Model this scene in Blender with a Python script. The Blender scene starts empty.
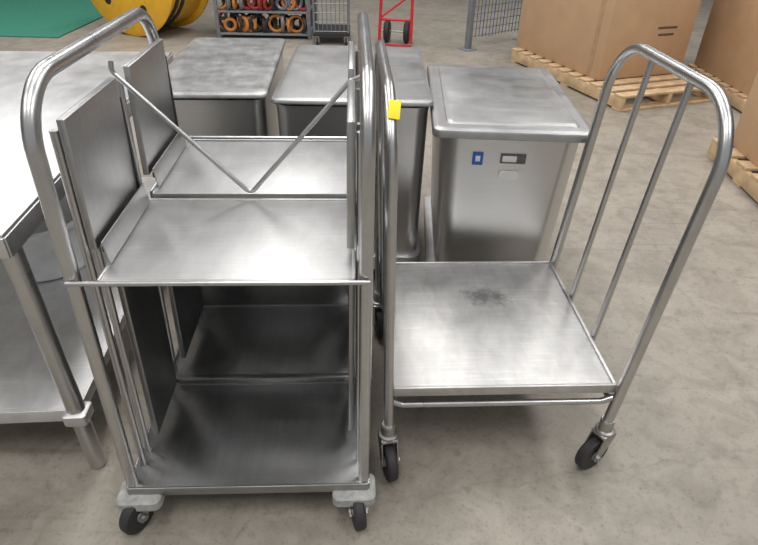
import bpy, bmesh, math, random
from mathutils import Vector, Matrix
random.seed(4)
scene=bpy.context.scene
COL=scene.collection

# ---------------------------------------------------------------- materials
def newmat(name):
    m=bpy.data.materials.new(name); m.use_nodes=True
    nt=m.node_tree; b=nt.nodes['Principled BSDF']
    return m,nt,b
def plain(name,col,rough=.5,metal=0,var=.12,scale=12,bump=0):
    m,nt,b=newmat(name)
    tc=nt.nodes.new('ShaderNodeTexCoord'); n=nt.nodes.new('ShaderNodeTexNoise')
    n.inputs['Scale'].default_value=scale; n.inputs['Detail'].default_value=4
    nt.links.new(tc.outputs['Object'],n.inputs['Vector'])
    r=nt.nodes.new('ShaderNodeValToRGB')
    r.color_ramp.elements[0].position=.3; r.color_ramp.elements[1].position=.7
    r.color_ramp.elements[0].color=[c*(1-var) for c in col]+[1]
    r.color_ramp.elements[1].color=[min(1,c*(1+var)) for c in col]+[1]
    nt.links.new(n.outputs['Fac'],r.inputs['Fac']); nt.links.new(r.outputs['Color'],b.inputs['Base Color'])
    b.inputs['Roughness'].default_value=rough; b.inputs['Metallic'].default_value=metal
    return m
def steel(name,col=.55,rough=.3,stretch=(1,40,40),scale=6,smudge=.06,bump=.03,cvar=.1,warm=0.0,stain=None,blot=7,marks=.10,scr=.12):
    """brushed stainless: long stretched noise, soft water marks, random fine scratches; optional dirt smudge"""
    m,nt,b=newmat(name); N=nt.nodes.new; L=nt.links.new
    tc=N('ShaderNodeTexCoord'); mp=N('ShaderNodeMapping'); mp.inputs['Scale'].default_value=stretch
    L(tc.outputs['Object'],mp.inputs['Vector'])
    n1=N('ShaderNodeTexNoise'); n1.inputs['Scale'].default_value=scale; n1.inputs['Detail'].default_value=5
    L(mp.outputs['Vector'],n1.inputs['Vector'])
    n2=N('ShaderNodeTexNoise'); n2.inputs['Scale'].default_value=blot; n2.inputs['Detail'].default_value=6; n2.inputs['Roughness'].default_value=.6
    n2.inputs['Distortion'].default_value=.3
    L(tc.outputs['Object'],n2.inputs['Vector'])
    mr=N('ShaderNodeMapRange'); mr.inputs['From Min'].default_value=.3; mr.inputs['From Max'].default_value=.7
    mr.inputs['To Min'].default_value=rough-smudge; mr.inputs['To Max'].default_value=rough+smudge
    L(n2.outputs['Fac'],mr.inputs['Value'])
    ad=N('ShaderNodeMath'); ad.operation='MULTIPLY_ADD'; L(n1.outputs['Fac'],ad.inputs[0]); ad.inputs[1].default_value=.08; L(mr.outputs['Result'],ad.inputs[2])
    L(ad.outputs[0],b.inputs['Roughness'])
    mx=N('ShaderNodeMath'); mx.operation='ADD'; L(n1.outputs['Fac'],mx.inputs[0]); L(n2.outputs['Fac'],mx.inputs[1])
    mr2=N('ShaderNodeMapRange'); mr2.inputs['From Min'].default_value=.7; mr2.inputs['From Max'].default_value=1.3
    L(mx.outputs[0],mr2.inputs['Value'])
    r=N('ShaderNodeValToRGB')
    a=col*(1-cvar); c=col*(1+cvar)
    r.color_ramp.elements[0].color=(a*(1+warm),a,a*(1-warm),1); r.color_ramp.elements[1].color=(c*(1+warm),c,c*(1-warm),1)
    L(mr2.outputs['Result'],r.inputs['Fac'])
    out=r.outputs['Color']
    def mul(o,fac):
        mm=N('ShaderNodeMixRGB'); mm.blend_type='MULTIPLY'; mm.inputs[0].default_value=1; L(o,mm.inputs[1]); L(fac,mm.inputs[2]); return mm.outputs[0]
    if marks:
        mpm=N('ShaderNodeMapping'); mpm.inputs['Scale'].default_value=(1,.45,1); mpm.inputs['Rotation'].default_value=(0,0,.4); L(tc.outputs['Object'],mpm.inputs['Vector'])
        n4=N('ShaderNodeTexNoise'); n4.inputs['Scale'].default_value=20; n4.inputs['Detail'].default_value=7; n4.inputs['Roughness'].default_value=.6; n4.inputs['Distortion'].default_value=.5
        L(mpm.outputs[0],n4.inputs['Vector'])
        q=N('ShaderNodeMapRange'); q.inputs['From Min'].default_value=.36; q.inputs['From Max'].default_value=.66; q.inputs['To Min'].default_value=1-marks; q.inputs['To Max'].default_value=1+marks
        L(n4.outputs['Fac'],q.inputs['Value']); out=mul(out,q.outputs[0])
    if scr:
        for ang,sc in ((.5,3.0),(-.9,2.2)):
            m3=N('ShaderNodeMapping'); m3.inputs['Rotation'].default_value=(0,0,ang); m3.inputs['Scale'].default_value=(sc,120,sc)
            L(tc.outputs['Object'],m3.inputs['Vector'])
            n5=N('ShaderNodeTexNoise'); n5.inputs['Scale'].default_value=1.6; n5.inputs['Detail'].default_value=2; L(m3.outputs[0],n5.inputs['Vector'])
            q=N('ShaderNodeMapRange'); q.inputs['From Min'].default_value=.64; q.inputs['From Max'].default_value=.70; q.inputs['To Min'].default_value=1; q.inputs['To Max'].default_value=1+scr
            L(n5.outputs['Fac'],q.inputs['Value']); out=mul(out,q.outputs[0])
    if stain:
        (sx,sy,sr,dark)=stain
        m2=N('ShaderNodeMapping'); m2.inputs['Location'].default_value=(-sx/sr,-sy/(sr*.7),0); m2.inputs['Scale'].default_value=(1/sr,1/(sr*.7),1/sr)
        L(tc.outputs['Object'],m2.inputs['Vector'])
        ln=N('ShaderNodeVectorMath'); ln.operation='LENGTH'; L(m2.outputs[0],ln.inputs[0])
        n3=N('ShaderNodeTexNoise'); n3.inputs['Scale'].default_value=30; n3.inputs['Detail'].default_value=7; n3.inputs['Roughness'].default_value=.75; L(tc.outputs['Object'],n3.inputs['Vector'])
        s1=N('ShaderNodeMath'); s1.operation='MULTIPLY_ADD'; L(n3.outputs['Fac'],s1.inputs[0]); s1.inputs[1].default_value=2.6; L(ln.outputs['Value'],s1.inputs[2])
        s2=N('ShaderNodeMapRange'); s2.inputs['From Min'].default_value=1.5; s2.inputs['From Max'].default_value=2.3; s2.inputs['To Min'].default_value=dark; s2.inputs['To Max'].default_value=1
        L(s1.outputs[0],s2.inputs['Value']); out=mul(out,s2.outputs[0])
    L(out,b.inputs['Base Color'])
    b.inputs['Metallic'].default_value=1
    bp=N('ShaderNodeBump'); bp.inputs['Strength'].default_value=bump; bp.inputs['Distance'].default_value=.002
    L(n1.outputs['Fac'],bp.inputs['Height']); L(bp.outputs['Normal'],b.inputs['Normal'])
    return m

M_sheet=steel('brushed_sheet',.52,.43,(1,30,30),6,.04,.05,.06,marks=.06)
M_sheet_shaded=steel('brushed_sheet_shaded',.35,.29,(30,1,30),6,.03,.04,.06,marks=.05)  # same sheet steel; dark reflections under the upper shelf put into the base colour
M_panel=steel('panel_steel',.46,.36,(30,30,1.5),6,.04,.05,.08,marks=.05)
M_deck=steel('scuffed_deck',.56,.46,(1.5,14,14),5,.06,.06,.07,.012,stain=(.03,.12,.10,.45),marks=.08,scr=.18)
M_lid=steel('scuffed_lid',.45,.38,(1.5,12,12),4,.05,.06,.07,marks=.06)
M_lidd=steel('smudged_lid',.44,.40,(1,4,4),4,.06,.06,.14,blot=9,marks=.16)
M_bin=steel('bin_steel',.66,.31,(1.2,1.2,60),6,.015,.02,.04,.005,marks=0,scr=0,blot=3)
M_tube=steel('tube_steel',.54,.27,(12,12,1),6,.04,.02,.06,marks=.04,scr=0)
M_table=steel('table_top_steel',.66,.42,(1.5,1.5,1),3,.06,.03,.08,marks=.07)
M_galv=steel('galvanised',.74,.5,(2,2,2),6,.08,.03,.07,marks=.06)
M_cast=plain('caster_zinc',(.42,.41,.39),.38,.9)
M_rub=plain('black_rubber',(.028,.028,.03),.6)
M_hub=plain('grey_hub',(.24,.24,.24),.5)
M_bump=plain('grey_bumper_plastic',(.39,.39,.375),.6,var=.25,scale=40)
M_white=plain('white_plastic',(.75,.77,.78),.4)
M_blk=plain('dark_slot',(.02,.02,.02),.5)
M_card=plain('cardboard',(.54,.355,.21),.85,var=.06,scale=4)
M_tape=plain('box_tape',(.47,.31,.18),.4)
M_wood=plain('pallet_wood',(.58,.41,.24),.8,var=.25,scale=9)
M_yel=plain('yellow_paint',(.82,.45,.03),.5,var=.08)
M_red=plain('red_paint',(.60,.02,.03),.4)
M_dred=plain('faded_red',(.36,.04,.03),.5)
M_green=plain('green_mat',(.04,.22,.15),.85,var=.12,scale=40)
M_mesh=plain('grey_wire',(.25,.27,.30),.45,.6)
M_blue=plain('blue_plastic',(.03,.10,.35),.45)
M_orange=plain('orange_plastic',(.55,.22,.05),.5)
M_steelpost=plain('painted_post_grey',(.20,.22,.24),.5)
M_tag=plain('yellow_tag',(.95,.80,.02),.6,var=.02)
M_lblue=plain('label_blue',(.02,.10,.36),.4,var=.05)
M_lwhite=plain('label_white',(.66,.66,.64),.5,var=.05)
M_ldark=plain('label_dark',(.10,.09,.09),.3,var=.3,scale=90)

def concrete():
    m,nt,b=newmat('concrete_floor'); N=nt.nodes.new; L=nt.links.new
    tc=N('ShaderNodeTexCoord')
    n1=N('ShaderNodeTexNoise'); n1.inputs['Scale'].default_value=1.1; n1.inputs['Detail'].default_value=7; n1.inputs['Roughness'].default_value=.55
    n2=N('ShaderNodeTexNoise'); n2.inputs['Scale'].default_value=110; n2.inputs['Detail'].default_value=4; n2.inputs['Roughness'].default_value=.6
    n3=N('ShaderNodeTexNoise'); n3.inputs['Scale'].default_value=7; n3.inputs['Detail'].default_value=9; n3.inputs['Roughness'].default_value=.62; n3.inputs['Distortion'].default_value=.8
    n4=N('ShaderNodeTexNoise'); n4.inputs['Scale'].default_value=22; n4.inputs['Detail'].default_value=6; n4.inputs['Roughness'].default_value=.75
    for n in (n1,n2,n3,n4): L(tc.outputs['Object'],n.inputs['Vector'])
    def ramp(src,p0,c0,p1,c1):
        r=N('ShaderNodeValToRGB'); r.color_ramp.elements[0].position=p0; r.color_ramp.elements[1].position=p1
        r.color_ramp.elements[0].color=c0+(1,); r.color_ramp.elements[1].color=c1+(1,); L(src,r.inputs['Fac']); return r.outputs[0]
    def mul(a,c):
        x=N('ShaderNodeMixRGB'); x.blend_type='MULTIPLY'; x.inputs[0].default_value=1; L(a,x.inputs[1]); L(c,x.inputs[2]); return x.outputs[0]
    o=ramp(n1.outputs['Fac'],.33,(.300,.270,.226),.68,(.380,.345,.293))
    o=mul(o,ramp(n2.outputs['Fac'],.28,(.70,.69,.68),.44,(1,1,1)))
    o=mul(o,ramp(n3.outputs['Fac'],.34,(.76,.75,.74),.58,(1,1,1)))
    o=mul(o,ramp(n4.outputs['Fac'],.30,(.72,.71,.69),.46,(1,1,1)))
    for ang in (.35,-1.1):
        mp=N('ShaderNodeMapping'); mp.inputs['Rotation'].default_value=(0,0,ang); mp.inputs['Scale'].default_value=(.35,14,1); L(tc.outputs['Object'],mp.inputs['Vector'])
        n5=N('ShaderNodeTexNoise'); n5.inputs['Scale'].default_value=1.3; n5.inputs['Detail'].default_value=3; n5.inputs['Distortion'].default_value=.3; L(mp.outputs[0],n5.inputs['Vector'])
        o=mul(o,ramp(n5.outputs['Fac'],.24,(.74,.73,.72),.36,(1,1,1)))
    v=N('ShaderNodeTexVoronoi'); v.feature='DISTANCE_TO_EDGE'; v.inputs['Scale'].default_value=.45
    dm=N('ShaderNodeMixRGB'); dm.inputs[0].default_value=.12; L(tc.outputs['Object'],dm.inputs[1]); L(n3.outputs['Color'],dm.inputs[2]); L(dm.outputs[0],v.inputs['Vector'])
    rv=N('ShaderNodeMapRange'); rv.inputs['From Min'].default_value=.0; rv.inputs['From Max'].default_value=.004; rv.inputs['To Min'].default_value=.86; rv.inputs['To Max'].default_value=1; L(v.outputs['Distance'],rv.inputs['Value'])
    o=mul(o,rv.outputs[0])
    L(o,b.inputs['Base Color'])
    b.inputs['Roughness'].default_value=.5
    bp=N('ShaderNodeBump'); bp.inputs['Strength'].default_value=.05; bp.inputs['Distance'].default_value=.003
    L(n2.outputs['Fac'],bp.inputs['Height']); L(bp.outputs['Normal'],b.inputs['Normal'])
    return m
M_floor=concrete()
M_wall=plain('painted_block_wall',(.26,.26,.26),.8,var=.05,scale=1)

# ---------------------------------------------------------------- helpers
def group(name,loc=(0,0,0),yaw=0):
    e=bpy.data.objects.new(name,None); COL.objects.link(e)
    e.location=loc; e.rotation_euler=(0,0,math.radians(yaw)); e.empty_display_size=.1
    return e
def finish(bm,name,mat,parent,loc=(0,0,0),rot=(0,0,0),smooth=True,ang=35):
    bmesh.ops.recalc_face_normals(bm,faces=bm.faces)
    me=bpy.data.meshes.new(name); bm.to_mesh(me); bm.free()
    if smooth:
        for p in me.polygons: p.use_smooth=True
        me.set_sharp_from_angle(angle=math.radians(ang))
    ob=bpy.data.objects.new(name,me); COL.objects.link(ob)
    ob.location=loc; ob.rotation_euler=rot
    if mat: me.materials.append(mat)
    if parent: ob.parent=parent
    return ob
def box(name,x0,x1,y0,y1,z0,z1,mat,parent,bev=.003,rot=(0,0,0)):
    bm=bmesh.new(); bmesh.ops.create_cube(bm,size=1)
    sx,sy,sz=x1-x0,y1-y0,z1-z0
    bmesh.ops.scale(bm,vec=(sx,sy,sz),verts=bm.verts)
    bv=min(bev,min(sx,sy,sz)*.45)
    if bv>0: bmesh.ops.bevel(bm,geom=bm.edges[:],offset=bv,segments=2,affect='EDGES',profile=.5)
    return finish(bm,name,mat,parent,((x0+x1)/2,(y0+y1)/2,(z0+z1)/2),rot)
def rrect(hw,hd,r,seg=7,cx=0,cy=0):
    pts=[]
    for (sx,sy,a0) in ((1,1,0),(-1,1,90),(-1,-1,180),(1,-1,270)):
        for i in range(seg+1):
            a=math.radians(a0+90*i/seg)
            pts.append((cx+sx*(hw-r)+r*math.cos(a),cy+sy*(hd-r)+r*math.sin(a)))
    return pts
def loft(name,secs,mat,parent,loc=(0,0,0),rot=(0,0,0),capb=True,capt=True,seg=7,ang=35):
    bm=bmesh.new(); rings=[]
    for (z,hw,hd,r) in secs:
        rings.append([bm.verts.new((x,y,z)) for x,y in rrect(hw,hd,r,seg)])
    for A,B in zip(rings,rings[1:]):
        n=len(A)
        for i in range(n): bm.faces.new((A[i],A[(i+1)%n],B[(i+1)%n],B[i]))
    if capb: bm.faces.new(rings[0][::-1])
    if capt: bm.faces.new(rings[-1])
    return finish(bm,name,mat,parent,loc,rot,ang=ang)
def fillet(pts,rad,seg=8):
    P=[Vector(p) for p in pts]; out=[P[0]]
    for i in range(1,len(P)-1):
        r=rad[i] if isinstance(rad,(list,tuple)) else rad
        a=(P[i-1]-P[i]); b=(P[i+1]-P[i]); la,lb=a.length,b.length; a.normalize(); b.normalize()
        th=a.angle(b); 
        if r<=0 or th>math.pi-.01: out.append(P[i]); continue
        t=min(r/math.tan(th/2),la*.49 if i>1 else la*.95,lb*.49 if i<len(P)-2 else lb*.95); rr=t*math.tan(th/2)
        c=P[i]+(a+b).normalized()*(rr/math.sin(th/2))
        s=P[i]+a*t-c; e=P[i]+b*t-c
        tot=s.angle(e)
        for k in range(seg+1):
            f=k/seg
            v=(s*math.sin((1-f)*tot)+e*math.sin(f*tot))/math.sin(tot)
            out.append(c+v)
    out.append(P[-1]); return out
def tube(name,pts,r,mat,parent,rad=0,n=14,seg=8):
    P=fillet(pts,rad,seg) if rad else [Vector(p) for p in pts]
    bm=bmesh.new(); rings=[]; nrm=None
    for i,p in enumerate(P):
        t=(P[min(i+1,len(P)-1)]-P[max(i-1,0)]).normalized()
        if nrm is None:
            up=Vector((0,0,1)) if abs(t.z)<.9 else Vector((1,0,0))
            nrm=t.cross(up).normalized()
        else:
            nrm=(nrm-t*nrm.dot(t)).normalized()
        bn=t.cross(nrm)
        rings.append([bm.verts.new(p+nrm*r*math.cos(2*math.pi*k/n)+bn*r*math.sin(2*math.pi*k/n)) for k in range(n)])
    for A,B in zip(rings,rings[1:]):
        for k in range(n): bm.faces.new((A[k],A[(k+1)%n],B[(k+1)%n],B[k]))
    bm.faces.new(rings[0][::-1]); bm.faces.new(rings[-1])
    return finish(bm,name,mat,parent,ang=50)
def lathe(name,prof,mat,parent,loc=(0,0,0),rot=(0,0,0),n=32):
    bm=bmesh.new(); rings=[]
    for (r,z) in prof:
        rings.append([bm.verts.new((r*math.cos(2*math.pi*k/n),r*math.sin(2*math.pi*k/n),z)) for k in range(n)])
    for A,B in zip(rings,rings[1:]):
        for k in range(n): bm.faces.new((A[k],A[(k+1)%n],B[(k+1)%n],B[k]))
    bm.faces.new(rings[0][::-1]); bm.faces.new(rings[-1])
    return finish(bm,name,mat,parent,loc,rot,ang=30)
def caster(parent,x,y,ztop,R=.06,w=.032,yaw=0,idx=1):
    e=bpy.data.objects.new('caster_%d'%idx,None); COL.objects.link(e); e.parent=parent
    e.location=(x,y,0); e.rotation_euler=(0,0,math.radians(yaw)); e.empty_display_size=.05
    off=-.03
    rx=(0,math.radians(90),0)
    lathe('tyre',[(R*.62,-w/2),(R*.93,-w/2),(R,-w*.3),(R,w*.3),(R*.93,w/2),(R*.62,w/2)],M_rub,e,(0,off,R),rx)
    lathe('wheel_hub',[(.012,-w*.62),(R*.25,-w*.6),(R*.3,-w*.42),(R*.62,-w*.4),(R*.64,-w*.3),(R*.64,w*.3),(R*.62,w*.4),(R*.3,w*.42),(R*.25,w*.6),(.012,w*.62)],M_hub,e,(0,off,R),rx)
    zt=ztop-.02
    for s in (-1,1):
        bm=bmesh.new()
        prof=[(-.024,zt),( .026,zt),(.026,zt-.012),(off+.017,R+.0),(off+.010,R-.016),(off-.010,R-.016),(off-.020,R+.004),(-.032,zt-.02)]
        A=[bm.verts.new((s*(w*.72),p[0],p[1])) for p in prof]; B=[bm.verts.new((s*(w*.72+.004),p[0],p[1])) for p in prof]
        n=len(A)
        bm.faces.new(A); bm.faces.new(B[::-1])
        for i in range(n): bm.faces.new((A[i],B[i],B[(i+1)%n],A[(i+1)%n]))
        finish(bm,'fork_side',M_cast,e,smooth=False)
    box('fork_crown',-w*.72-.004,w*.72+.004,-.030,.028,zt-.006,zt+.006,M_cast,e,.003)
    lathe('swivel_bearing',[(.02,0),(.03,.003),(.03,.012),(.02,.016)],M_cast,e,(0,0,zt+.002))
    tube('axle',[(-w*.9,off,R),(w*.9,off,R)],.007,M_cast,e,n=10)
    lathe('axle_nut',[(.011,0),(.011,.008)],M_cast,e,(w*.78,off,R),rx,n=6)

# ---------------------------------------------------------------- room
fl=box('floor',-12,12,-5,14,-.1,0,M_floor,None,0)
box('wall_back',-12,12,14,14.2,0,7,M_wall,None,0)
box('wall_left',-12.2,-12,-5,14,0,7,M_wall,None,0)
box('wall_right',12,12.2,-5,14,0,7,M_wall,None,0)

# ---------------------------------------------------------------- tray dispenser cart (front left)
TC=group('stainless_tray_cart',(-.360,1.035,0),3.0)
def lean(x,z):
    return x+ (.035 if x<0 else .002)*(z-.15)/1.1
Z0=.15; ZT=1.283
for nm,xs in (('left',-.336),('right',.332)):
    xt=lean(xs,ZT)
    tube('side_frame_'+nm,[(xs,.02,Z0-.01),(xt,.02,ZT),(xt,.84,ZT),(xs,.84,Z0-.01)],.0175 if xs<0 else .0155,M_tube,TC,rad=.13,n=20,seg=12)
    s=1 if xs<0 else -1
    xi=xs+s*.012
    for i,yy in enumerate((.085,.135,.385,.465,.77)):
        xb=xi; xu=lean(xs,1.2)+s*.012
        tube('rail_%s_%d'%(nm,i+1),[(xb,yy,Z0),(xu,yy,1.18)],.0095,M_tube,TC,n=12)
    for i,(ya,yb,za,zb) in enumerate(((.075,.375,.905,1.205),(.475,.79,.905,1.205),(.16,.385,.19,.845),(.50,.80,.19,.845))):
        xm=lean(xs,(za+zb)/2)+s*.034
        box('side_panel_%s_%d'%(nm,i+1),xm-.009,xm+.009,ya,yb,za,zb,M_panel if i<2 else M_sheet_shaded,TC,.004,rot=(0,.03 if s>0 else .01,0))
        if i<2 and s>0:
            box('panel_slot_%s_%d'%(nm,i+1),xm-.006,xm+.011,yb-.002,yb+.010,za-.01,zb-.05,M_blk,TC,.002)
            box('panel_slot_low_%s_%d'%(nm,i+1),xm+.009,xm+.014,ya+.01,yb,za-.012,za+.004,M_blk,TC,.002)
            box('guide_lip_%s_%d'%(nm,i+1),xm+.018,xm+.022,ya+.0,yb+.01,.867,.925,M_panel,TC,.002,rot=(0,-.12,0))
box('back_panel_lower',-.315,.31,.858,.864,.155,.845,M_sheet_shaded,TC,.002)
def pan(tag,x0,x1,y0,y1,z,mat,rim=.008,drop=.02):
    box(tag+'_plate',x0,x1,y0,y1,z-.004,z,mat,TC,.0015)
    t=.004
    box(tag+'_rim_front',x0,x1,y0-t,y0+t,z-drop,z+rim,mat,TC,.0035)
    box(tag+'_rim_back',x0,x1,y1-t,y1+t,z-drop,z+rim,mat,TC,.0035)
    box(tag+'_rim_left',x0-t,x0+t,y0,y1,z-drop,z+rim,mat,TC,.0035)
    box(tag+'_rim_right',x1-t,x1+t,y0,y1,z-drop,z+rim,mat,TC,.0035)
pan('upper_shelf_near',-.255,.305,.01,.405,.865,M_sheet,.003,.012)
pan('upper_shelf_far',-.255,.305,.435,.845,.865,M_sheet,.006,.012)
pan('bottom_shelf_near',-.345,.345,0,.415,.15,M_sheet_shaded,.003,.03)
pan('bottom_shelf_far',-.345,.345,.435,.855,.15,M_sheet_shaded,.01,.03)
box('shelf_step',-.30,.30,.415,.437,.14,.175,M_sheet_shaded,TC,.004)
tube('front_bar',[(lean(-.335,.86)-.005,-.004,.868),(lean(.335,.86)+.005,-.004,.868)],.006,M_tube,TC,n=12)
tube('rear_bar',[(lean(-.335,.86),.868,.868),(lean(.335,.86),.868,.868)],.006,M_tube,TC,n=12)
tube('v_divider_wire',[(lean(-.335,1.2)+.02,.42,1.23),(-.285,.42,1.205),(.012,.42,.885),(.027,.42,.885),(.30,.42,1.19),(.325,.42,1.20)],.0062,M_tube,TC,rad=[0,.02,.02,.02,.02,0],n=12)
k=1
for x in (-.315,.315):
    for y in (.0,.82):
        loft('corner_bumper_%d'%k,[(.088,.058,.042,.02),(.093,.063,.047,.022),(.122,.063,.047,.022),(.127,.058,.042,.02)],M_bump,TC,(x-(.012 if x>0 else 0),y+.012,0))
        caster(TC,x-(.008 if x>0 else 0),y+.008,.112,R=.058,w=.031,yaw=(-28 if x<0 else 12),idx=k); k+=1

# ---------------------------------------------------------------- platform cart (right)
PC=group('stainless_platform_cart',(.370,1.61,0),3.3)
hw=.341; hd=.345; zd=.345
box('deck_plate',-hw,hw,-hd,hd,zd-.012,zd-.004,M_deck,PC,.002)
for nm,a in (('front',(-hw-.004,hw+.004,-hd-.006,-hd+.006)),('back',(-hw-.004,hw+.004,hd-.006,hd+.006)),('left',(-hw-.006,-hw+.006,-hd,hd)),('right',(hw-.006,hw+.006,-hd,hd))):
    box('deck_rim_'+nm,a[0],a[1],a[2],a[3],zd-.030,zd+.004,M_deck,PC,.004)
for nm,s in (('left',-1),('right',1)):
    xb=s*(hw+.007); xt=s*(hw+(.076 if s>0 else .031))
    ztop=1.205; rr=.0165 if s>0 else .015
    def xz(z): return xb+(xt-xb)*(z-.2)/(ztop-.2)
    tube('handle_'+nm,[(xb,-hd-.012,.17),(xt,-hd-.012,ztop),(xt,hd+.005,ztop),(xb,hd+.005,.17)],rr,M_tube,PC,rad=.17,n=18,seg=14)
    for i,yy in enumerate((-.115,.115)):
        tube('handle_bar_%s_%d'%(nm,i+1),[(xz(.35)-s*.004,yy,.315),(xz(1.2),yy,ztop)],.0095,M_tube,PC,n=12)
box('yellow_tag',-.377,-.349,-hd+.036,-hd+.038,1.158,1.203,M_tag,PC,.0005,rot=(-.75,0.15,0))
tube('under_rail',[(-hw-.01,-hd-.004,.30),(-hw+.03,-hd-.004,.280),(hw-.03,-hd-.004,.280),(hw+.012,-hd-.004,.30)],.010,M_tube,PC,rad=.03,n=12)
for i,s in enumerate((-1,1)):
    tube('under_side_rail_%d'%(i+1),[(s*(hw-.005),-hd,.290),(s*(hw-.005),hd,.290)],.011,M_tube,PC,n=12)
k=1
for s in (-1,1):
    for y in (-hd-.012,hd):
        lathe('stem_socket_%d'%k,[(.019,.14),(.022,.145),(.022,.20),(.019,.205)],M_cast,PC,(s*(hw+.009),y,0))
        caster(PC,s*(hw+.009),y,.168,R=.0635,w=.032,yaw={1:10,2:10,3:-62,4:20}[k],idx=k); k+=1

# ---------------------------------------------------------------- ingredient bins
def bin_(loc,yaw,w,dp,h,lidmat,name='stainless_ingredient_bin',lidh=.035,over=.02,cr=.06,tp=.040):
    G=group(name,loc,yaw); hw,hd=w/2,dp/2
    loft('body',[(.14,hw-tp-.01,hd-tp-.01,cr*.8),(.18,hw-tp,hd-tp,cr),(h-.06,hw-.012,hd-.012,cr),(h-.03,hw-.008,hd-.008,cr)],M_bin,G,seg=10)
    loft('dolly_ring',[(.10,hw-.02,hd-.02,.06),(.105,hw-.008,hd-.008,.065),(.175,hw-.004,hd-.004,.065),(.18,hw-.012,hd-.012,.062)],M_galv,G)
    loft('lid',[(h-lidh,hw+over-.004,hd+over-.004,.03),(h-lidh+.004,hw+over,hd+over,.032),(h-.014,hw+over,hd+over,.032),(h-.006,hw+over-.004,hd+over-.004,.03),(h-.001,hw+over-.016,hd+over-.016,.028),(h,hw+over-.024,hd+over-.024,.026)],lidmat,G)
    k=1
    for sx in (-1,1):
        for sy in (-1,1):
            caster(G,sx*(hw-.09),sy*(hd-.09),.115,R=.045,w=.026,yaw=30*sx,idx=k); k+=1
    return G
B1=bin_((.494,2.475,0),-1.8,.55,.88,.872,M_lid,lidh=.036,over=.022,cr=.075)
loft('lid_raised_panel',[(.870,.247,.402,.02),(.876,.243,.398,.02),(.880,.230,.385,.018)],M_lid,B1)
yf=-.4268
box('sticker_blue',-.140,-.100,yf-.004,yf,.725,.775,M_lblue,B1,.001)
box('sticker_blue_mark',-.129,-.111,yf-.0055,yf-.0035,.74,.762,M_lwhite,B1,.0005)
box('label_plate',-.035,.06,yf-.004,yf,.735,.772,M_ldark,B1,.001)
box('label_plate_print',-.028,.025,yf-.0055,yf-.0035,.742,.765,M_lwhite,B1,.0005)
loft('label_oval',[(0,.040,.018,.0175),(.006,.039,.017,.0165)],M_lwhite,B1,(.005,yf+.002,.685),(math.radians(90),0,0))
bin_((-.13,2.70,0),1,.635,.92,.90,M_lid,lidh=.022,over=.004,tp=.022)
bin_((-.745,2.78,0),4,.485,1.0,.90,M_lidd,lidh=.022,over=.004,tp=.022)

# ---------------------------------------------------------------- work table (left)
T=group('stainless_work_table',(-.885,1.16,0),5)
TL=1.78; TW=1.25
box('top',-TW,0,0,TL,.862,.9,M_table,T,.008)
box('top_skirt_right',-.004,.004,.002,TL-.002,.835,.89,M_table,T,.003)
box('top_skirt_front',-TW,0,-.004,.004,.835,.89,M_table,T,.003)
box('undershelf',-TW+.05,-.012,.05,TL-.05,.245,.262,M_galv,T,.003)
box('undershelf_skirt_front',-TW+.05,-.012,.046,.054,.215,.262,M_galv,T,.003)
box('undershelf_skirt_right',-.016,-.008,.05,TL-.05,.22,.262,M_galv,T,.003)
k=1
for x in (-.028,-TW+.06):
    for y in (.055,TL-.06):
        dx=.012 if x>-.5 else 0
        tube('leg_%d'%k,[(x+dx,y,.03),(x,y,.86)],.0265,M_tube,T,n=20)
        lathe('foot_%d'%k,[(.021,0),(.025,.004),(.026,.03),(.0265,.035)],M_tube,T,(x+dx,y,0))
        loft('shelf_collar_%d'%k,[(.215,.032,.032,.012),(.22,.035,.035,.012),(.255,.035,.035,.012),(.26,.028,.028,.012)],M_galv,T,(x+dx*.75,y,0)); k+=1
Wt=group('white_plastic_tub',(-1.36,2.0,.262),0)
lathe('tub_body',[(.13,0),(.15,.01),(.19,.22),(.205,.225),(.205,.235),(.18,.235),(.145,.03)],M_white,Wt)

# ---------------------------------------------------------------- pallets & boxes
def pallet(loc,yaw,w,l):
    G=group('wooden_pallet',loc,yaw)
    n=max(5,int(l/.16)); bw=l/n*.68
    for i in range(n):
        y=i*(l-bw)/(n-1); box('top_board_%d'%i,0,w,y,y+bw,.115,.135,M_wood,G,.003)
    for i,y in enumerate((0,l*.42,l-.11)): box('bottom_board_%d'%i,0,w,y,y+.11,0,.018,M_wood,G,.003)
    for i,x in enumerate((0,w/2-.02,w-.04)): box('stringer_%d'%i,x,x+.04,0,l,.018,.115,M_wood,G,.003)
    return G
def carton(loc,yaw,w,d,h):
    G=group('cardboard_box',loc,yaw)
    box('carton_body',0,w,0,d,0,h,M_card,G,.006)
    box('top_tape',w/2-.03,w/2+.03,-.001,d+.001,h-.08,h+.0015,M_tape,G,.001)
    box('flap_left',0.01,w/2-.004,0.01,d-.01,h,h+.005,M_card,G,.001)
    box('flap_right',w/2+.004,w-.01,0.01,d-.01,h,h+.005,M_card,G,.001)
    box('side_seam',-.003,.001,d*.08,d*.08+.05,.0,h,M_tape,G,.001)
    return G
pallet((2.05,4.97,0),21,1.06,1.82)
CA=carton((1.97,5.44,.135),21,.97,1.42,1.25)
for i,(xx,zz,ww) in enumerate(((.55,.42,.22),(.57,.36,.18))): box('printed_line_%d'%i,xx,xx+ww,-.002,.001,zz,zz+.02,M_ldark,CA,.0005)
pallet((3.12,4.55,0),0,1.25,1.62)
carton((3.17,4.9,.135),0,1.15,1.25,1.1)
pallet((2.31,3.08,0),-4,1.1,.95)
C3=carton((2.40,3.24,.135),-4,.85,.68,.62)
box('shipping_label',-.004,-.001,.25,.45,.25,.4,M_lwhite,C3,.0005)

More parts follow.
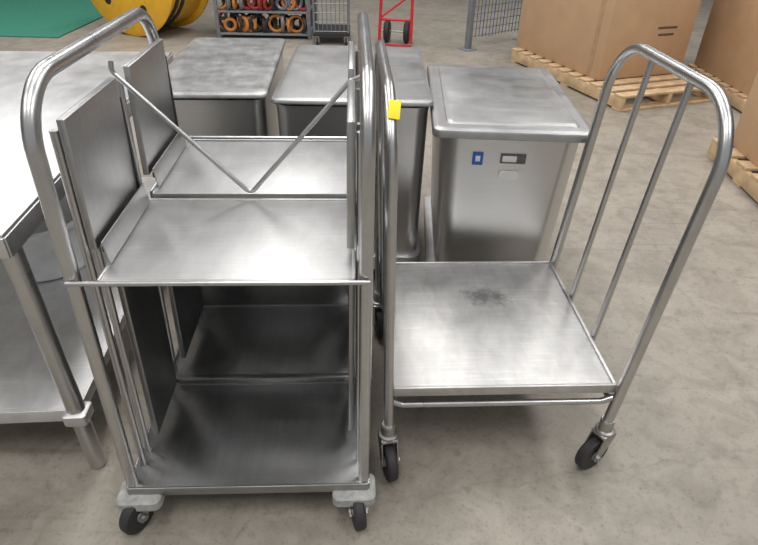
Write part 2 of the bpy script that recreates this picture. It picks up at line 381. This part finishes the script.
# ---------------------------------------------------------------- background
box('green_floor_mat',-9,-3.88,7.2,11.5,0,.015,M_green,None,.004)
RR=.72
R=group('yellow_cable_reel',(-2.90,7.72,0),-24)
for i,y in enumerate((-.33,.33)):
    e=lathe('flange_%d'%i,[(.09,-.015),(.12,-.025),(RR-.03,-.025),(RR,-.01),(RR,.01),(RR-.03,.025),(.12,.025),(.09,.015)],M_yel,R,(0,y,RR),(math.radians(90),0,0),n=48)
    for j in range(5):
        a=j*math.tau/5+.2
        lathe('flange_slot_%d_%d'%(i,j),[(.05,-.027),(.05,.027)],M_blk,R,(.46*math.cos(a),y,RR+.46*math.sin(a)),(math.radians(90),0,0),n=20)
lathe('drum',[(RR-.07,-.33),(RR-.07,.33)],M_yel,R,(0,0,RR),(math.radians(90),0,0),n=40)
for j in range(2): 
    lathe('cable_turn_%d'%j,[(RR-.08,-.028),(RR-.05,-.02),(RR-.04,0),(RR-.05,.02),(RR-.08,.028)],M_rub,R,(0,-.16+j*.10,RR),(math.radians(90),0,0),n=32)

S=group('cable_storage_rack',(-1.50,7.45,0),2)
for x in (-.52,.58):
    for y in (0,.5): box('upright',x-.02,x+.02,y-.02,y+.02,0,1.3,M_steelpost,S,.003)
cols=[M_orange,M_yel,M_rub,M_dred,M_orange,M_rub,M_mesh,M_dred,M_rub,M_mesh]
for lv in range(5):
    z=.04+lv*.25
    box('rack_shelf_%d'%lv,-.53,.59,-.02,.52,z,z+.02,M_steelpost,S,.003)
    for j in range(26):
        x=-.46+(j%13)*.08; yy=.05+.2*(j//13); r=.06+random.random()*.035
        bm=bmesh.new(); A=random.random()*math.pi; tr=.016+random.random()*.01
        rings=[]
        for a in range(20):
            t=a*math.tau/20; c=Vector((r*math.cos(t),0,r*math.sin(t)))
            rings.append([bm.verts.new(c+Vector((math.cos(t)*math.cos(b)*tr,math.sin(b)*tr,math.sin(t)*math.cos(b)*tr))) for b in [q*math.tau/7 for q in range(7)]])
        for a in range(20):
            for q in range(7): bm.faces.new((rings[a][q],rings[a][(q+1)%7],rings[(a+1)%20][(q+1)%7],rings[(a+1)%20][q]))
        finish(bm,'coil_%d_%d'%(lv,j),cols[random.randrange(10)],S,(x,yy,z+.02+r+tr),(0,0,A))
K=group('wire_mesh_trolley',(-.83,7.2,0),3)
for x in (0,.4):
    for y in (0,.45): tube('corner_post',[(x,y,.1),(x,y,1.1)],.014,M_mesh,K,n=8)
for i in range(9): tube('wire_h_%d'%i,[(0,0,.15+i*.1),(.4,0,.15+i*.1)],.006,M_mesh,K,n=6)
for i in range(1,8): tube('wire_v_%d'%i,[(i*.05,0,.15),(i*.05,0,1.05)],.005,M_mesh,K,n=6)
box('trolley_base',-.02,.42,-.02,.47,.1,.14,M_rub,K,.004)
for i,(x,y) in enumerate(((.03,.03),(.37,.03),(.03,.42),(.37,.42))): caster(K,x,y,.1,R=.04,w=.025,idx=i+1)

H=group('red_hand_truck',(.12,7.25,0),-8)
for s in (-1,1):
    tube('side_rail_%d'%s,[(s*.19,0,.03),(s*.17,.12,1.15),(s*.10,.2,1.3)],.018,M_red,H,rad=.05,n=10)
    lathe('wheel_%d'%s,[(.03,-.03),(.10,-.035),(.125,-.02),(.125,.02),(.10,.035),(.03,.03)],M_rub,H,(s*.12,.18,.125),(0,math.radians(90),0),n=28)
for i,z in enumerate((.28,.58,.9)): tube('cross_bar_%d'%i,[(-.185,.01+z*.1,z),(.185,.01+z*.1,z)],.014,M_red,H,n=10)
tube('brace',[(-.18,.03,.3),(.17,.06,.56)],.012,M_red,H,n=8)
tube('axle',[(-.19,.18,.125),(.19,.18,.125)],.01,M_cast,H,n=8)
box('toe_plate',-.2,.2,-.04,.02,0.002,.012,M_red,H,.002)

F=group('mesh_safety_fence',(.98,7.15,0),38)
for x in (0,.95):
    box('fence_post',x-.03,x+.03,-.03,.03,0,1.8,M_steelpost,F,.004); box('post_base',x-.08,x+.08,-.08,.08,0,.012,M_steelpost,F,.003)
for i in range(16): tube('mesh_v_%d'%i,[(.05+i*.057,0,.12),(.05+i*.057,0,1.7)],.005,M_blue if i%3==0 else M_mesh,F,n=5)
for i in range(20): tube('mesh_h_%d'%i,[(.03,0,.14+i*.08),(.92,0,.14+i*.08)],.005,M_mesh,F,n=5)
# ---------------------------------------------------------------- lights
W=bpy.data.worlds.new('World'); scene.world=W; W.use_nodes=True
bg=W.node_tree.nodes['Background']; bg.inputs[0].default_value=(.90,.91,.92,1); bg.inputs[1].default_value=.42
def area(name,loc,sx,sy,p,col=(1,.98,.955)):
    l=bpy.data.lights.new(name,'AREA'); l.shape='RECTANGLE'; l.size=sx; l.size_y=sy; l.energy=p; l.color=col
    o=bpy.data.objects.new(name,l); COL.objects.link(o); o.location=loc
for i,x in enumerate((-4.5,-.6,3.3)):
    for j,y in enumerate((-1.0,3.2,7.4)):
        area('ceiling_strip_light_%d_%d'%(i,j),(x,y,5.5),1.0,2.8,98)

# ---------------------------------------------------------------- camera
th=math.radians(33.9); f=578; r=.025
Rr=Vector((1,0,0)); Fw=Vector((0,math.cos(th),-math.sin(th))); Up=Rr.cross(Fw)
cr=(Rr+r*Up).normalized(); cu=(Up-r*Rr).normalized()
cam=bpy.data.cameras.new('camera'); co=bpy.data.objects.new('camera',cam); COL.objects.link(co)
M=Matrix((cr,cu,-Fw)).transposed().to_4x4(); M.translation=Vector((0,0,1.6)); co.matrix_world=M
cam.sensor_fit='HORIZONTAL'; cam.sensor_width=36; cam.lens=f*36/758; cam.clip_start=.02
scene.camera=co
scene.view_settings.view_transform='Standard'
scene.view_settings.exposure=0
